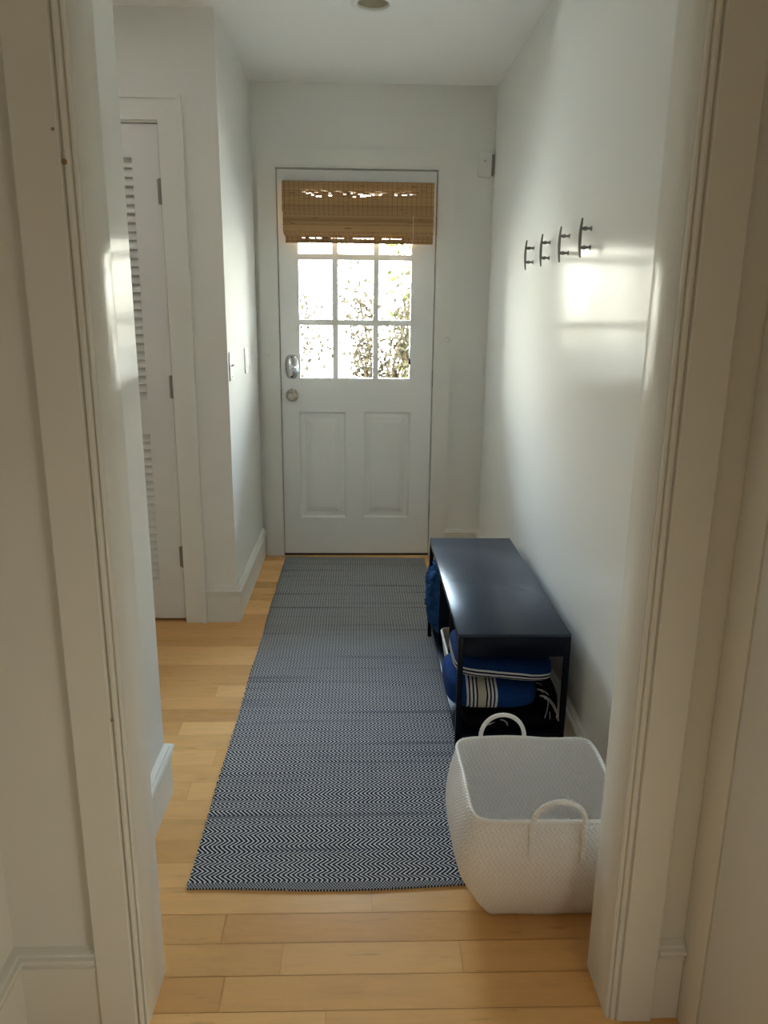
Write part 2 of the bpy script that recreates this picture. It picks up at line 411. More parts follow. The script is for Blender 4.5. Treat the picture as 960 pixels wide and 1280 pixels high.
wall('wall_front', (-2.1, 0, .932, 1.25), (-.01, 2.07, ZT), [(1, 0)], -2.98, -2.864, 'y')
wall('wall_near_left', (-6.4, -2.98), (-.01, ZT), [], -.33, -.232, 'x', 'wall_matte')
wall('wall_near_right', (-6.4, -2.98), (-.01, ZT), [], 1.078, 1.25, 'x', 'wall_matte')
wall('wall_near_back', (-2.25, 1.25), (-.01, ZT), [], -6.5, -6.4, 'y', 'wall_matte')

# jamb boards of the cased opening
J0, J1 = -2.981, -2.863
struct(boxo('trim_1', (0, .0155, J0, J1, 0, 2.07), 'trim', bev=.0012))
struct(boxo('trim_2', (.917, .932, J0, J1, 0, 2.07), 'trim', bev=.0012))
struct(boxo('trim_3', (.0155, .917, J0, J1, 2.055, 2.07), 'trim'))
def casing_poly(x_in, s, y):
    """plan of a moulded casing: x_in its inner edge, s the direction to its outer edge, y the wall face"""
    pr = [(0, 0), (0, .008), (.0015, .011), (.0045, .012), (.0052, .0080), (.0066, .0080), (.008, .0145), (.011, .0175), (.0145, .0175), (.0165, .0145),
          (.0172, .0108), (.0190, .0108), (.0205, .018), (.0225, .0195), (.086, .0205), (.0885, .0185), (.0885, 0)]
    return [(x_in+s*a, y-b) for a, b in pr]
bm = bmesh.new(); prism(bm, casing_poly(.0145, -1, -2.98), 0, 2.145); struct(obj('trim_4', bm, 'trim', smooth=True, angle=25))
bm = bmesh.new(); prism(bm, casing_poly(.918, 1, -2.98), 0, 2.145); struct(obj('trim_5', bm, 'trim', smooth=True, angle=25))
struct(boxo('trim_6', (.0145, .918, -3.0, -2.98, 2.056, 2.145), 'trim'))

BP = [(0, 0), (.014, 0), (.014, .130), (.020, .1305), (.0205, .1345), (.0155, .137), (.0155, .140), (.0225, .1435), (.0245, .148), (.0225, .1525), (.0150, .1545), (.0140, .159), (.009, .162), (0, .165)]
def base(name, path, side=1, prof=BP, s=1):
    bm = bmesh.new(); sweep(bm, path, [(d, z*s) for d, z in prof], side); return struct(obj(name, bm, 'trim', smooth=True, angle=30))
base('baseboard_left', [(-.2535, -.96), (-.12, -.96), (-.12, -.0205)], -1)
base('baseboard_right', [(1.10, -2.8635), (1.10, 0), (.9045, 0)], 1, s=.94)
base('baseboard_left_near', [(-.128, -2.8635), (-.128, -2.245), (-2.1, -2.245)], -1)
BPN = [(d, z*1.10) for d, z in BP]
base('baseboard_near_left', [(-.232, -6.4), (-.232, -2.98), (-.0745, -2.98)], -1, BPN)
base('baseboard_near_right', [(1.0070, -2.98), (1.0595, -2.98)], -1, BPN)

# flat casing and closed door in the right wall next to the camera
struct(boxo('trim_8', (1.0605, 1.0785, -3.066, -2.981, 0, 2.10), 'trim', bev=.0015))
def near_door():
    e = empty_struct('door_3', (1.064, -3.47, 0))
    bm = bmesh.new(); box(bm, -.002, .013, -.40, .4005, .008, 2.03, .002); obj('door_leaf', bm, 'doorp', e, smooth=True)
near_door()

# ---- front door and its casing
def front_casing():
    bm = bmesh.new()
    slab(bm, (-.098, -.003, .816, .904), (0, 2.040, 2.128), [(1, 0)], -.018, 0)
    o = struct(obj('trim_9', bm, 'trim'))
    bm = bmesh.new(); slab(bm, (-.016, -.0085, .822, .830), (0, 2.048, 2.056), [(1, 0)], -.0215, -.0175); obj('inner_bead', bm, 'trim', o)
    bm = bmesh.new(); slab(bm, (-.0025, .020, .793, .8155), (0, 2.018, 2.039), [(1, 0)], .0443, .15); obj('door_stop', bm, 'trim', o)
front_casing()
struct(boxo('trim_10', (-.0015, .8145, .0, .16, -.004, .010), 'bronze', bev=.001))

def front_door():
    d = empty_struct('door_1', (0, 0, 0))
    bm = bmesh.new()
    xs = (0.002, .094, .346, .446, .690, .811); 
    # grid: two lower panels, one big glazed opening above
    us = (.002, .094, .3465, .4455, .6985, .811); zs = (.012, .222, .815, .988, 1.935, 2.034)
    slab(bm, us, zs, [(1, 1), (3, 1), (1, 3), (2, 3), (3, 3)], .0, .044)
    obj('door_leaf', bm, 'doorp', d)
    for a, b in ((.094, .3465), (.4455, .6985)):
        bm = bmesh.new(); z0, z1 = .222, .815; rings = []
        for ins, y in ((0, .0015), (.007, .012), (.010, .0145), (.032, .0145), (.036, .012), (.056, .004), (.058, .003)):
            rings.append([bm.verts.new(p) for p in ((a+ins, y, z0+ins), (b-ins, y, z0+ins), (b-ins, y, z1-ins), (a+ins, y, z1-ins))])
        back = [bm.verts.new(p) for p in ((a, .03, z0), (b, .03, z0), (b, .03, z1), (a, .03, z1))]
        rr = [back]+rings
        for A, B in zip(rr, rr[1:]):
            for q in range(4): bm.faces.new([A[q], A[(q+1) % 4], B[(q+1) % 4], B[q]])
        bm.faces.new(rings[-1]); bm.faces.new(back)
        obj('raised_panel', bm, 'doorp', d)
    # glazing bars with bevelled bead
    X = [.094, .104, .277, .307, .492, .521, .689, .6985]; Z = [.988, .997, 1.272, 1.302, 1.602, 1.632, 1.925, 1.935]
    bm = bmesh.new(); slab(bm, X, Z, [(i, j) for i in (1, 3, 5) for j in (1, 3, 5)], .004, .036)
    bmesh.ops.bevel(bm, geom=[e for e in bm.edges if len(e.link_faces) == 2 and e.calc_face_angle() > 1 and abs(e.verts[0].co.y-.004) < 1e-5 and abs(e.verts[1].co.y-.004) < 1e-5], offset=.005, segments=2, affect='EDGES')
    obj('glazing_bars', bm, 'doorp', d)
    bm = bmesh.new(); box(bm, .1, .694, .0195, .0225, .992, 1.93); obj('window_pane', bm, 'glass', d)
    # knob
    k = bmesh.new(); lathe(k, [(.0345, 0), (.0345, .003), (.031, .008), (.026, .010), (0, .010)], 32, wallmat((.058, 0, .904))); kr = obj('knob_rose', k, 'nickel', d, smooth=True)
    k = bmesh.new(); lathe(k, [(.011, .008), (.011, .026), (.019, .031), (.0265, .041), (.028, .050), (.0245, .059), (.0175, .064), (.0165, .0625), (.013, .0625), (.012, .066), (.0, .067)], 32, wallmat((.058, 0, .904))); o = obj('door_knob', k, 'nickel', d, smooth=True); o['label'] = 'round satin nickel door knob'
    # keypad deadbolt plate
    k = bmesh.new(); ring = []; cx, cz, hw, hh = .060, 1.056, .037, .064
    def cap(ins, y):
        r = []; a_, b_ = hw-ins, hh-ins
        for i in range(40):
            a = i*2*PI/40; c, s = math.cos(a), math.sin(a); e = 2/3.2
            r.append(k.verts.new((cx+a_*abs(c)**e*(1 if c >= 0 else -1), y, cz+b_*abs(s)**(2/2.5)*(1 if s >= 0 else -1))))
        return r
    rr = [cap(0, 0), cap(0, -.005), cap(.003, -.010), cap(.007, -.012), cap(.010, -.020), cap(.018, -.025)]
    for A, B in zip(rr, rr[1:]):
        for q in range(40): k.faces.new([A[q], A[(q+1) % 40], B[(q+1) % 40], B[q]])
    k.faces.new(rr[0]); k.faces.new(rr[-1])
    pl = obj('deadbolt_plate', k, 'chrome', d, smooth=True, angle=50); pl['label'] = 'polished chrome deadbolt housing'
    k = bmesh.new(); R = Matrix.Translation((cx+.004, -.033, cz-.006)) @ Matrix.Rotation(math.radians(-22), 4, 'Y')
    box(k, -.017, .017, -.008, .004, -.0045, .0045, .003, R); obj('thumb_turn', k, 'chrome', pl, smooth=True)
    k = bmesh.new(); lathe(k, [(.017, .024), (.017, .028), (.015, .030), (0, .030)], 24, wallmat((cx+.004, 0, cz-.006))); obj('turn_hub', k, 'chrome', pl, smooth=True)
    for dz in (.051, -.051):
        k = bmesh.new(); lathe(k, [(.0042, .016), (.0042, .0255), (0, .0255)], 12, wallmat((cx, 0, cz+dz))); obj('screw', k, 'dark', pl)
    # latch strike on the frame, hinges
    k = bmesh.new(); box(k, -.0085, .0015, -.0035, .003, .875, .935, .001); obj('latch_plate', k, 'steel', d)
    for zc in (1.770, 1.000, .262):
        k = bmesh.new()
        for i in range(5):
            a = zc-.045+i*.018; tube(k, [(.8165, -.0065, a+.0004), (.8165, -.0065, a+.0176)], .0065, 12)
        h = obj('hinge', k, 'steel', d, smooth=True); h['label'] = 'steel butt hinge'
    # little hook beside the glass
    k = bmesh.new(); lathe(k, [(.004, 0), (.004, .004), (0, .005)], 10, wallmat((.706, 0, 1.305))); obj('cord_hook', k, 'plastic', d)
front_door()

# ---- closet: louvred door, casing
def closet():
    cas = bmesh.new(); slab(cas, (-1.055, -.967, -.345, -.2555), (0, 2.045, 2.135), [(1, 0)], -.978, -.96); tr = struct(obj('trim_11', cas, 'trim'))
    b2 = bmesh.new(); slab(b2, (-1.057, -1.036, -.274, -.2535), (0, 2.119, 2.137), [(1, 0)], -.986, -.9775); obj('outer_bead', b2, 'trim', tr)
    b4 = bmesh.new(); slab(b4, (-.967, -.9635, -.3495, -.343), (0, 2.0375, 2.049), [(1, 0)], -.9645, -.93); obj('jamb_lining', b4, 'trim', tr)
    b3 = bmesh.new(); slab(b3, (-.965, -.955, -.357, -.343), (0, 2.030, 2.047), [(1, 0)], -.925, -.87); obj('door_stop', b3, 'trim', tr)
    d = empty_struct('door_2', (0, 0, 0))
    XL, XR = -.962, -.352
    us = (XL, XL+.105, XR-.105, XR); zs = (.014, .172, .842, .985, 1.914, 2.034)
    bm = bmesh.new(); slab(bm, us, zs, [(1, 1), (1, 3)], -.9585, -.926); obj('door_leaf', bm, 'closet', d)
    for z0, z1 in ((.172, .842), (.985, 1.914)):
        bm = bmesh.new(); n = round((z1-z0)/.0332); p = (z1-z0)/n
        for i in range(n):
            zc = z0+(i+.5)*p; R = Matrix.Translation((0, -.942, zc)) @ Matrix.Rotation(math.radians(-24), 4, 'X')
            box(bm, XL+.1045, XR-.1045, -.003, .003, -.0195, .0195, .0012, R)
        obj('louver_slats', bm, 'closet', d, smooth=True)
    for zc in (1.793, 1.040, .303):
        k = bmesh.new(); tube(k, [(XR+.002, -.9645, zc-.048), (XR+.002, -.9645, zc+.048)], .0055, 10)
        box(k, XR-.012, XR+.001, -.9605, -.9586, zc-.046, zc+.046); obj('hinge', k, 'steel', d, smooth=True)
    struct(boxo('closet_shade_sheet', (-1.6, -.23, -.5, -.45, 0, 2.4), 'dark'))  # dark sheet standing in for the shade behind the louvres
closet()

# ------------------------------------------------------------------ things on the walls
def switch(y, z, label, kind):
    t = thing('light_switch', (-.12, y, z), label, 'light switch', 'switch plates on the left wall')
    bm = bmesh.new(); box(bm, 0, .006, -.037, .037, -.059, .059, .002); obj('cover_plate', bm, 'plastic', t, smooth=True)
    bm = bmesh.new()
    if kind == 0:
        box(bm, .0055, .0075, -.006, .006, -.013, .013, .0005); R = Matrix.Translation((.008, 0, .003)) @ Matrix.Rotation(math.radians(-25), 4, 'Y'); box(bm, -.003, .010, -.004, .004, -.004, .004, .001, R)
    else: box(bm, .0055, .0095, -.017, .017, -.034, .034, .0015)
    obj('toggle', bm, 'plastic', t, smooth=True)
    for dz in (-.042, .042):
        bm = bmesh.new(); lathe(bm, [(.003, .0055), (.003, .007), (0, .0072)], 10, Matrix.Translation((0, 0, dz)) @ Matrix.Rotation(PI/2, 4, 'Y')); obj('screw', bm, 'steel', t)
switch(-.895, 1.121, 'white toggle switch plate on the left wall, nearer the louvred closet', 0)
switch(-.45, 1.116, 'white rocker switch plate on the left wall, nearer the glazed door', 1)

t = thing('alarm_sensor', (1.052, 0, 2.065), 'small white rectangular alarm sensor high in the corner right of the door', 'alarm sensor')
bm = bmesh.new(); box(bm, -.036, .030, -.026, 0, -.056, .056, .004); obj('cover', bm, 'plastic', t, smooth=True)
bm = bmesh.new(); box(bm, .0305, .041, -.022, 0, -.050, .050, .002); obj('side_tamper_switch', bm, M['steel'], t, smooth=True)
bm = bmesh.new(); lathe(bm, [(.003, .0255), (.003, .0275), (0, .0275)], 10, Matrix.Translation((-.004, 0, .018)) @ Matrix.Rotation(PI/2, 4, 'X')); obj('indicator_lamp', bm, 'dark', t)

bm = bmesh.new(); lathe(bm, [(.014, 0), (.014, .002), (.012, .004), (.009, .0042), (.0085, .003), (0, .003)], 24, wallmat((.888, -.018, 1.205))); tag(obj('door_bumper', bm, 'trim', smooth=True), 'small round white-painted disc on the casing right of the door', 'door bumper')
M['rust'] = NT('tan_filler').bsdf((.36, .22, .11), .7); M['rustd'] = NT('grey_tan_filler').bsdf((.33, .27, .19), .7)
for (x, z, r, m, lab) in ((.000, 1.564, .0042, 'rust', 'tan ringed nail hole at head height on the left door casing'), (-.012, 1.607, .0025, 'rustd', 'faint nail hole just above the tan ringed one on the left casing'), (-.0015, .672, .0028, 'rustd', 'faint nail hole low down on the left door casing')):
    bm = bmesh.new(); lathe(bm, [(r, 0), (r, .0006), (r*.6, .0010), (r*.5, .0005), (0, .0005)], 16, wallmat((x, -3.0003, z))); tag(obj('nail_hole', bm, m), lab, 'nail hole', 'filled nail holes in the casing')
bm = bmesh.new(); lathe(bm, [(.003, 0), (.003, .0008), (0, .001)], 10, wallmat((-.062, -.018, 1.115))); tag(obj('nail_hole', bm, 'rustd'), 'small dark nail hole in the casing left of the glazed door', 'nail hole')

def hook(y, label):
    t = thing('cleat_hook', (1.10, y, 1.570), label, 'wall hook', 'four metal cleat hooks in a row on the right wall')
    def barpt(q):
        z = -.055+q*.110; return (-.032-.006*(abs(2*q-1)**2)*-.6, 0, z)
    bm = bmesh.new(); tube(bm, [barpt(i/14) for i in range(15)], .005, 10, rfun=lambda q: .0026+.0024*(1-abs(2*q-1)**1.6)); obj('cleat_bar', bm, 'hook', t, smooth=True)
    for dz in (.026, -.026):
        bm = bmesh.new(); lathe(bm, [(.0080, 0), (.0080, .002), (.0042, .004), (.0036, .011), (.0062, .015), (.0062, .020), (.0045, .026), (.0042, .031), (0, .032)], 14, Matrix.Translation((0, 0, dz)) @ Matrix.Rotation(-PI/2, 4, 'Y')); obj('post', bm, 'hook', t, smooth=True)
for y, lab in ((-1.05, 'metal cleat hook on the right wall, the one nearest the glazed door'), (-1.32, 'metal cleat hook on the right wall, second from the glazed door'),
               (-1.585, 'metal cleat hook on the right wall, third from the glazed door'), (-1.832, 'metal cleat hook on the right wall, the one farthest from the glazed door')): hook(y, lab)

# ------------------------------------------------------------------ bamboo shade on the door
def shade():
    random.seed(3)
    t = thing('bamboo_shade', (0, 0, 1.68), 'raised woven bamboo roman shade over the top of the glazed door', 'window blind')
    def reeds(name, x0, x1, z0, z1, y, gaps, depth=.002, wob=0):
        bm = bmesh.new(); lay = bm.loops.layers.float_color.new('board'); z = z1
        while z > z0:
            h = random.choice((.0022, .003, .0038, .0055)); g = -.0002
            f = [q for q in gaps if q[0] < z < q[1]]
            if f: h = .0024; g = -.0002
            n0 = len(bm.faces); e = random.uniform(-.0015, .0015)
            yy = y+random.uniform(-.0006, .0006)+wob*math.sin((z-z0)/(z1-z0)*PI)
            if f:      # loosely woven zone: short gaps between the weft threads
                xa = x0
                while xa < x1:
                    xb = min(xa+.01225*random.choice((1, 1, 2, 3)), x1)
                    if random.random() > f[0][2] or xa < x0+.08 or xb > x1-.08: box(bm, xa, xb, yy-depth/2, yy+depth/2, z-h-1.68, z-1.68)
                    xa = xb
            else: box(bm, x0+e, x1+e, yy-depth/2, yy+depth/2, z-h-1.68, z-1.68)
            bm.faces.ensure_lookup_table(); coloured(bm, bm.faces[n0:], lay, (random.random(), random.random(), 0)); z -= h+g
        o = obj(name, bm, 'bamboo', t)
        bm = bmesh.new(); x = x0+.012
        while x < x1:
            box(bm, x-.0009, x+.0009, y-.0034, y-.0018, z0-1.68, z1-1.68); x += .0245
        box(bm, x0+.01, x1-.01, y-.0031, y-.0023, z1-1.68-.0012, z1-1.68)
        obj('weft_threads', bm, 'thread', o)
        return o
    reeds('valance', .032, .793, 1.822, 1.970, -.068, [(1.897, 1.930, .11)])
    reeds('shade_cloth', .036, .789, 1.716, 1.893, -.034, [])
    reeds('folded_stack', .034, .793, 1.722, 1.828, -.058, [], wob=-.006)
    reeds('folded_stack', .036, .791, 1.725, 1.816, -.046, [])
    reeds('bottom_fold', .044, .791, 1.681, 1.717, -.050, [(1.7040, 1.7095, .75)])
    bm = bmesh.new(); box(bm, .045, .790, -.046, -.036, -.0, .020, .002); o = obj('bottom_rail', bm, M['thread'], t, smooth=True)
    bm = bmesh.new(); box(bm, .034, .791, -.063, -.001, 1.945-1.68, 1.969-1.68, .001); obj('headrail', bm, M['thread'], t)
    bm = bmesh.new(); tube(bm, [(.690, -.074, .135), (.690, -.073, -.1), (.688, -.055, -.35), (.686, -.03, -.575)], .0011, 6); obj('pull_cord', bm, 'whitecord', t)
    bm = bmesh.new(); lathe(bm, [(0, -.016), (.0065, -.014), (.006, -.004), (.0035, .0), (.005, .006), (.0055, .012), (0, .016)], 14, Matrix.Translation((.686, -.03, -.590))); o = obj('cord_tassel', bm, 'dark', t, smooth=True); o['label'] = 'small dark wooden cord knob'
shade()

# ------------------------------------------------------------------ runner rug
def rug():
    W, L = .778, 2.575; x0, y0 = .008, -2.625; cx, cy = x0+W/2, y0+L/2
    bm = bmesh.new(); nx, ny = 26, 150; T = .005; top = []; bot = []
    for j in range(ny+1):
        v = j/ny; rt = []; rb = []
        for i in range(nx+1):
            u = i/nx
            x = (u-.5)*W; y = (v-.5)*L
            if i in (0, nx): x += .0022*math.sin(y*170)+.003*noise.noise((y*3, i, 0))
            y += (-.014*math.sin(u*PI)**2+.006*u)*(1-v)**6 - .022*u*v**8
            z = T + .0012*noise.noise((x*6, y*6, 2)) + .0012
            rt.append(bm.verts.new((x, y, z))); rb.append(bm.verts.new((x, y, 0.0003)))
        top.append(rt); bot.append(rb)
    for j in range(ny):
        for i in range(nx):
            bm.faces.new([top[j][i], top[j][i+1], top[j+1][i+1], top[j+1][i]]); bm.faces.new([bot[j][i], bot[j+1][i], bot[j+1][i+1], bot[j][i+1]])
        for i in (0, nx): bm.faces.new([top[j][i], top[j+1][i], bot[j+1][i], bot[j][i]])
    for i in range(nx):
        for j in (0, ny): bm.faces.new([top[j][i], top[j][i+1], bot[j][i+1], bot[j][i]])
    o = obj('runner_rug', bm, 'rug', None, (cx, cy, .0), smooth=True, angle=60)
    tag(o, 'navy and white herringbone runner rug along the hallway floor', 'rug')
rug()

# ------------------------------------------------------------------ bench
BX0, BX1, BY0, BY1, BZ, SH = .716, 1.049, -2.121, -1.137, .443, .116
FZ = .0065
def bench():
    t = thing('storage_bench', (.88, -1.63, FZ), 'low navy metal storage bench with open shelf against the right wall', 'bench')
    t.location = (0, 0, 0)
    P = lambda n, b, m='navy', bev=.0012: boxo(n, b, m, t, bev)
    P('bench_top', (BX0, BX1, BY0, BY1, BZ-.010, BZ), 'navytop', .0015)
    s = .016
    for x in (BX0, BX1-s):
        for y in (BY0, BY1-s): P('leg', (x, x+s, y, y+s, FZ, BZ-.010))
    P('end_apron', (BX0+s, BX1-s, BY0, BY0+.006, BZ-.072, BZ-.010)); P('end_apron', (BX0+s, BX1-s, BY1-.006, BY1, BZ-.072, BZ-.010))
    P('back_apron', (BX1-.006, BX1, BY0+s, BY1-s, BZ-.072, BZ-.010))
    P('front_rail', (BX0, BX0+.008, BY0+s, BY1-s, BZ-.022, BZ-.010))
    P('shelf', (BX0+.001, BX1, BY0+s*.0, BY1, SH-.012, SH)).name = 'shelf'
    P('back_panel', (BX1-.010, BX1-.007, BY0+.36, BY1-s, SH, BZ-.072))
    for y in (-1.455, -1.79): P('divider', (BX0+.012, BX1-.012, y-.005, y+.005, SH, BZ-.010))
bench()

def soft(bm, x0, x1, y0, y1, z0, z1, nu=36, nv=44, px=6, pyz=3.2, amp=.006, freq=18, seed=0, groove=()):
    """soft rounded bar along x; cross-section superellipse; closed ends"""
    cx, cy, cz = (x0+x1)/2, (y0+y1)/2, (z0+z1)/2; hx, hy, hz = (x1-x0)/2, (y1-y0)/2, (z1-z0)/2; rings = []
    for i in range(nu+1):
        u = -1+2*i/nu; uu = math.sin(u*PI/2); k = max(0, (1-abs(uu)**px))**(1/px)
        r = []
        for j in range(nv):
            a = j*2*PI/nv; c, s = math.cos(a), math.sin(a); e = 2/pyz
            yy = abs(c)**e*(1 if c > 0 else -1); zz = abs(s)**e*(1 if s > 0 else -1)
            kk = k
            p = Vector((cx+hx*uu, cy+hy*yy*kk, cz+hz*zz*kk))
            d = Vector((0, yy, zz)).normalized()
            p += d*(amp*noise.noise(p*freq+Vector((seed, 0, 0))))*(1 if 0 < i < nu else 0)
            for g, wd, dp in groove: 
                q = (p.z-(z0+g*(z1-z0)))/wd
                p -= Vector((0, d.y, 0))*dp*math.exp(-q*q)*kk
            p.z = max(p.z, z0)
            r.append(bm.verts.new(p))
        rings.append(r)
    for A, B in zip(rings, rings[1:]):
        for j in range(nv): bm.faces.new([A[j], A[(j+1) % nv], B[(j+1) % nv], B[j]])
    bmesh.ops.remove_doubles(bm, verts=bm.verts[:], dist=1e-6)

def contents():
    # black bag at the near end of the shelf
    t = thing('black_bag', (0, 0, 0), 'flat black bag with a grey tick mark under the striped towels', 'bag')
    bm = bmesh.new(); soft(bm, .745, 1.028, -2.112, -1.80, SH+.001, .163, amp=.004, freq=14, seed=4); soft(bm, .992, 1.036, -2.095, -1.80, .125, .236, amp=.003, freq=16, seed=7); obj('bag_body', bm, 'black', t, smooth=True, angle=80)
    bm = bmesh.new(); P = [(.000, .010), (.004, .003), (.010, .001), (.018, .003), (.034, .012), (.018, .008), (.011, .0075), (.006, .010), (.003, .014)]
    f = [bm.verts.new((.803+a, 0, b)) for a, b in P]; g = [bm.verts.new((v.co.x, .0015, v.co.z)) for v in f]
    n = len(f); bm.faces.new(f); bm.faces.new(g)
    for i in range(n): bm.faces.new([f[i], f[(i+1) % n], g[(i+1) % n], g[i]])
    for v in bm.verts: v.co = Vector((v.co.x, v.co.y-2.1165, v.co.z*1.0+.142))
    obj('tick_mark', bm, 'greyprint', t)
    bm = bmesh.new(); tube(bm, [(.853, -2.113, .160), (.863, -2.118, .161), (.872, -2.118, .153), (.875, -2.116, .143)], .0020, 6); obj('draw_cord', bm, 'greyprint', t)
    # towels
    st = []
    for c0 in (.0, .085):
        pass
    W1 = [(.028, .035, WH), (.035, .040, NV), (.040, .047, WH), (.047, .052, NV), (.052, .058, WH), (.058, .063, NV), (.063, .087, BG), (.087, .092, NV), (.092, .098, WH), (.098, .103, NV), (.103, .109, WH), (.109, .114, NV), (.114, .121, WH)]
    W1 = [(.722+a, .722+b, c) for a, b, c in W1]
    M['t1'] = towel_mat('blue_towel_cross_stripes', 0, W1)
    bm = bmesh.new(); soft(bm, .694, .978, -2.105, -1.82, .168, .284, amp=.007, freq=11, seed=9, pyz=2.6, px=4, groove=((.42, .006, .006),))
    for v in bm.verts: v.co.z = .168+(v.co.z-.168)*(1-.24*min(1, max(0, (v.co.x-.76)/.2)))
    t = thing('striped_towel', (0, 0, 0), 'folded blue towel with upright white and cream stripes, lower of two on the shelf', 'towel', 'blue striped towels on the bench shelf')
    obj('towel_cloth', bm, 't1', t, smooth=True, angle=80)
    random.seed(8); bm = bmesh.new()
    for k in range(9):
        y = -2.10+.010*k; z = .235-.006*(k % 4); a = .975+.006*random.random()
        pts = [Vector((a, y, z))]; d = Vector((.012, -.004, -.002))
        for q in range(5):
            pts.append(pts[-1]+d); d += Vector((random.uniform(-.006, .001), random.uniform(-.003, .002), -.0055))
        tube(bm, pts, .0014, 5)
    obj('fringe', bm, 'greyprint', t)
    W2 = [(-1, .008, BG), (.013, .019, WH), (.019, .025, NV), (.025, .031, WH), (.031, .037, NV), (.037, .043, WH)]
    M['t2'] = towel_mat('blue_towel_long_stripes', 2, W2, (.004, .024, .10))
    bm = bmesh.new(); soft(bm, .0, .300, .0, .265, 0, .082, amp=.004, freq=9, seed=21, pyz=3.0, px=6)
    t = thing('striped_towel', (.712, -2.103, .285), 'folded blue towel with level white stripes, upper of two on the shelf', 'towel', 'blue striped towels on the bench shelf')
    t.rotation_euler = (0, math.radians(5.5), 0)
    obj('towel_cloth', bm, 't2', t, smooth=True, angle=80)
    # fluffy towel at the far end
    bm = bmesh.new(); soft(bm, .694, .985, -1.420, -1.190, SH+.001, .395, nu=70, nv=90, amp=.036, freq=26, seed=3, pyz=3, px=4)
    for v in bm.verts:
        p = v.co; q = noise.noise(p*60)*.014; v.co = p+Vector((-q if p.x < .80 else 0, q*.5, 0))
    tag(obj('fluffy_towel', bm, 'terry', smooth=True, angle=80), 'crumpled fluffy blue towel stuffed in the bench end nearest the door', 'towel')
    # cream tray in the middle compartment
    t = thing('storage_tray', (0, 0, SH), 'cream open tray with a pale rim in the middle of the bench shelf', 'tray')
    bm = bmesh.new(); rs = []
    def rr(ins, z, r):
        out = []
        for cx, cy, a0 in ((.985-r-ins, -1.53-r-ins, 0), (.728+r+ins, -1.53-r-ins, PI/2), (.728+r+ins, -1.77+r+ins, PI), (.985-r-ins, -1.77+r+ins, 1.5*PI)):
            for q in range(5): a = a0+q*PI/8; out.append(bm.verts.new((cx+r*math.cos(a), cy+r*math.sin(a), z)))
        return out
    rs = [rr(.012, .001, .02), rr(0, .090, .025), rr(.005, .090, .022), rr(.016, .006, .02)]
    for A, B in zip(rs, rs[1:]):
        for q in range(20): bm.faces.new([A[q], A[(q+1) % 20], B[(q+1) % 20], B[q]])
    bm.faces.new(rs[0]); bm.faces.new(rs[-1]); obj('tray_body', bm, 'cream', t, smooth=True)
    bm = bmesh.new(); pts = []
    for cx, cy, a0 in ((.960, -1.555, 0), (.753, -1.555, PI/2), (.753, -1.745, PI), (.960, -1.745, 1.5*PI)):
        for q in range(5): a = a0+q*PI/8; pts.append((cx+.0235*math.cos(a), cy+.0235*math.sin(a), .092))
    tube(bm, pts, .0045, 8, closed=True); obj('tray_rim', bm, M['whitecord'], t, smooth=True)
contents()

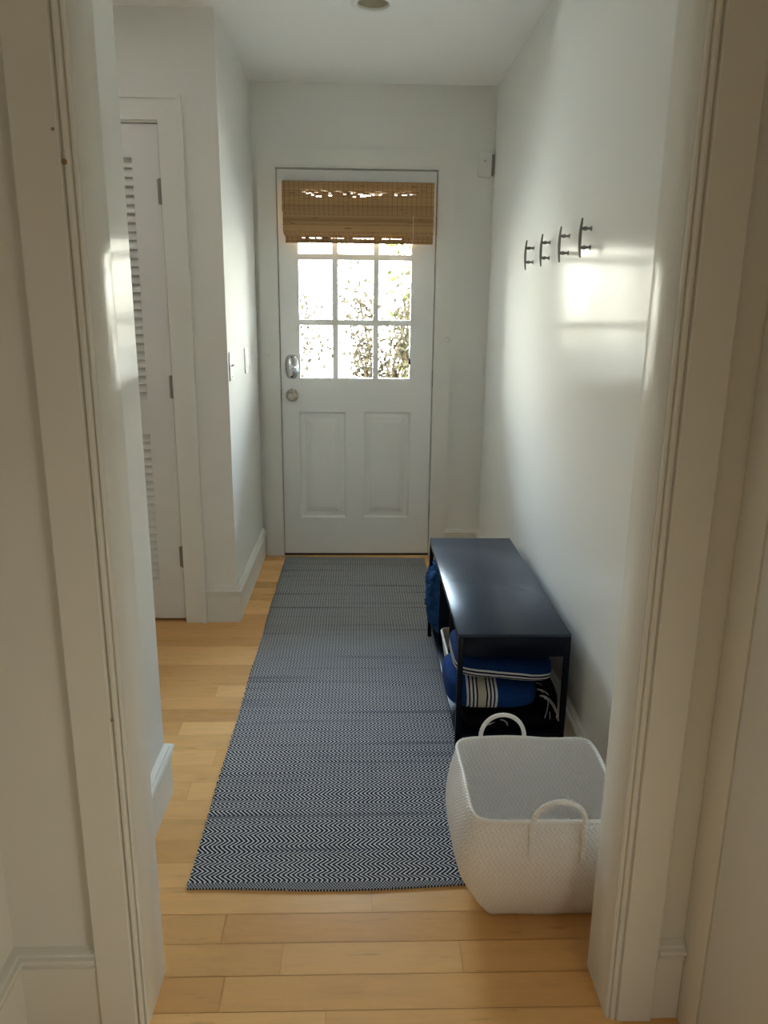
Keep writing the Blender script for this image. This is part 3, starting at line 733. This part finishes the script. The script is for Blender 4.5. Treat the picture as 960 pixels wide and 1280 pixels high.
# ------------------------------------------------------------------ white woven basket
def basket():
    BZ0 = .0018
    t = thing('woven_basket', (0, 0, 0), 'empty white woven storage basket with two rope handles in front of the bench', 'basket')
    # height, x0, x1, y0, y1, corner exponent
    L = [(0, .722, .985, -2.719, -2.490, 20), (.02, .708, .995, -2.733, -2.480, 13), (.06, .684, 1.012, -2.754, -2.468, 8), (.11, .656, 1.030, -2.775, -2.455, 6), (.16, .642, 1.038, -2.790, -2.447, 6),
         (.20, .642, 1.038, -2.796, -2.444, 6), (.24, .650, 1.034, -2.794, -2.442, 7), (.272, .660, 1.028, -2.788, -2.442, 8), (.295, .668, 1.020, -2.783, -2.444, 9)]
    def at(z):
        for a, b in zip(L, L[1:]):
            if a[0] <= z <= b[0]+1e-9:
                q = (z-a[0])/(b[0]-a[0]); return [x+(y-x)*q for x, y in zip(a, b)]
        return list(L[-1])
    n = 112
    def ring(bm, z, ins):
        h, x0, x1, y0, y1, e = at(z); x0 += ins; x1 -= ins; y0 += ins; y1 -= ins; r = []
        for i in range(n):
            a = i*2*PI/n; c, s = math.cos(a), math.sin(a); k = (abs(c)**e+abs(s)**e)**(-1/e)
            x, y = (x0+x1)/2+c*k*(x1-x0)/2, (y0+y1)/2+s*k*(y1-y0)/2
            wob = .0035*noise.noise((x*9, y*9, z*9))
            zz = z+(.006*noise.noise((x*7, y*7, 5)) if z > .2 else 0)
            r.append(bm.verts.new((x+wob*c, y+wob*s, BZ0+zz)))
        return r
    bm = bmesh.new(); uv = bm.loops.layers.uv.new('UVMap'); N = 26
    zs = [.295*i/N for i in range(N+1)]
    for inner in (0, 1):
        rs = [ring(bm, z if not inner else max(z, .010), .0 if not inner else .007) for z in zs]
        per = [0]
        for i in range(n): per.append(per[-1]+(rs[20][i].co-rs[20][(i+1) % n].co).length)
        for j in range(N):
            for i in range(n):
                f = bm.faces.new([rs[j][i], rs[j][(i+1) % n], rs[j+1][(i+1) % n], rs[j+1][i]])
                for lp, (u, v) in zip(f.loops, ((per[i], zs[j]), (per[i+1], zs[j]), (per[i+1], zs[j+1]), (per[i], zs[j+1]))): lp[uv].uv = (u, v+1)
        # floor: concentric rings, buckled
        prev = rs[0]; cxy = sum((v.co for v in prev), Vector())/n
        src = [v.co.copy() for v in prev]
        for k in (.8, .6, .4, .2):
            cur = []
            for p in src:
                q = cxy+(p-cxy)*k; bz = 0
                if inner: bz = .020*math.exp(-((q.x-.85)+(q.y+2.6)*.9)**2/.0012)*(1-k)*1.3 + .010*(1-k)*(1+noise.noise(q*8))
                cur.append(bm.verts.new((q.x, q.y, q.z+bz)))
            for i in range(n):
                f = bm.faces.new([prev[i], prev[(i+1) % n], cur[(i+1) % n], cur[i]])
                for lp in f.loops: lp[uv].uv = (lp.vert.co.x+3, lp.vert.co.y+5)
            prev = cur
        f = bm.faces.new(prev)
        for lp in f.loops: lp[uv].uv = (lp.vert.co.x+3, lp.vert.co.y+5)
        if inner == 0: top = rs[-1]
        else:
            for i in range(n):
                f = bm.faces.new([top[i], top[(i+1) % n], rs[-1][(i+1) % n], rs[-1][i]])
    rim = [(v.co.x, v.co.y, v.co.z+.001) for v in top]
    obj('basket_body', bm, 'basket', t, smooth=True, angle=80)
    bm = bmesh.new(); c = Vector((.844, -2.613, 0)); tube(bm, [Vector(p)+(c-Vector((p[0], p[1], 0))).normalized()*.003 for p in rim], .0052, 8, closed=True); obj('rim_braid', bm, 'cord', t, smooth=True)
    for xa, xb, y, ys, ztop, lean in ((.737, .850, -2.450, 1, .366, .004), (.796, .910, -2.787, -1, .368, -.010)):
        pts = []; xm, hw = (xa+xb)/2, (xb-xa)/2; yo = y+ys*.007
        for q in range(6): pts.append((xa, yo+ys*.006*(1-q/5)**1, BZ0+.215+.016*q))
        for q in range(1, 18):
            a = PI-q*PI/18; pts.append((xm+hw*math.cos(a), yo+lean*math.sin(a), BZ0+.295+(ztop-.302)*math.sin(a)**.9))
        for q in range(6): pts.append((xb, yo+ys*.006*(q/5), BZ0+.295-.016*q))
        bm = bmesh.new(); tube(bm, pts, .0055, 10); obj('rope_handle', bm, 'cord', t, smooth=True)
basket()

# ------------------------------------------------------------------ outside the door
bm = bmesh.new(); box(bm, -12, 14, .16, 26, -.35, -.12); g = struct(obj('ground_outside', bm, 'gravel'))
def shrub(name, cx, cy, h, rx, ry, n, m, label, seed, ls=.050, z0=-.12):
    random.seed(seed); t = thing(name, (cx, cy, z0), label, 'shrub', 'sunlit shrubs seen through the door glass')
    st = bmesh.new(); tips = []
    for k in range(16):
        a = random.uniform(0, 2*PI); q = random.uniform(.3, 1); tip = Vector((rx*q*math.cos(a), ry*q*math.sin(a), h*random.uniform(.55, 1)))
        mid = Vector((tip.x*.35, tip.y*.35, tip.z*.55)); pts = [Vector((0, 0, 0)), mid*.5+Vector((0, 0, .02)), mid, (mid+tip)/2+Vector((0, 0, .04)), tip]
        tube(st, pts, .01, 5, rfun=lambda u: .014*(1-u)+.003); tips.append(pts)
    obj('branches', st, 'twig', t)
    bm = bmesh.new(); lay = bm.loops.layers.float_color.new('board')
    for k in range(n):
        pts = random.choice(tips); u = random.uniform(.15, 1)*4; i = min(int(u), 3); p = pts[i].lerp(pts[i+1], u-i) + Vector([random.gauss(0, 1)*.14*rx for _ in range(3)])
        p.z = max(.05, p.z); d = Vector([random.gauss(0, 1) for _ in range(3)]).normalized(); s = d.orthogonal().normalized(); nn = d.cross(s); l = ls*random.uniform(.6, 1.4)
        v = [bm.verts.new(p), bm.verts.new(p+d*l*.5+s*l*.36+nn*l*.08), bm.verts.new(p+d*l), bm.verts.new(p+d*l*.5-s*l*.36+nn*l*.08), bm.verts.new(p+d*l*.5)]
        fs = [bm.faces.new([v[0], v[1], v[4]]), bm.faces.new([v[1], v[2], v[4]]), bm.faces.new([v[2], v[3], v[4]]), bm.faces.new([v[3], v[0], v[4]])]
        coloured(bm, fs, lay, (random.random(), 0, 0))
    me_o = obj('foliage', bm, m, t)
shrub('garden_shrub', -.42, 3.6, 1.75, .66, .42, 2100, 'leaf', 'low tan-leaved shrub seen through the lower left panes', 1)
shrub('garden_shrub', .62, 3.3, 2.0, .50, .42, 2400, 'leaf', 'taller tan-leaved shrub seen through the middle panes', 2)
shrub('garden_shrub', 1.42, 3.8, 1.75, .50, .4, 1500, 'leaf', 'tan-leaved shrub seen through the lower right pane', 3)
shrub('garden_shrub', 1.05, 4.6, 2.35, .5, .4, 800, 'leafg', 'bright green shrub top seen through the upper right pane', 4, .08)
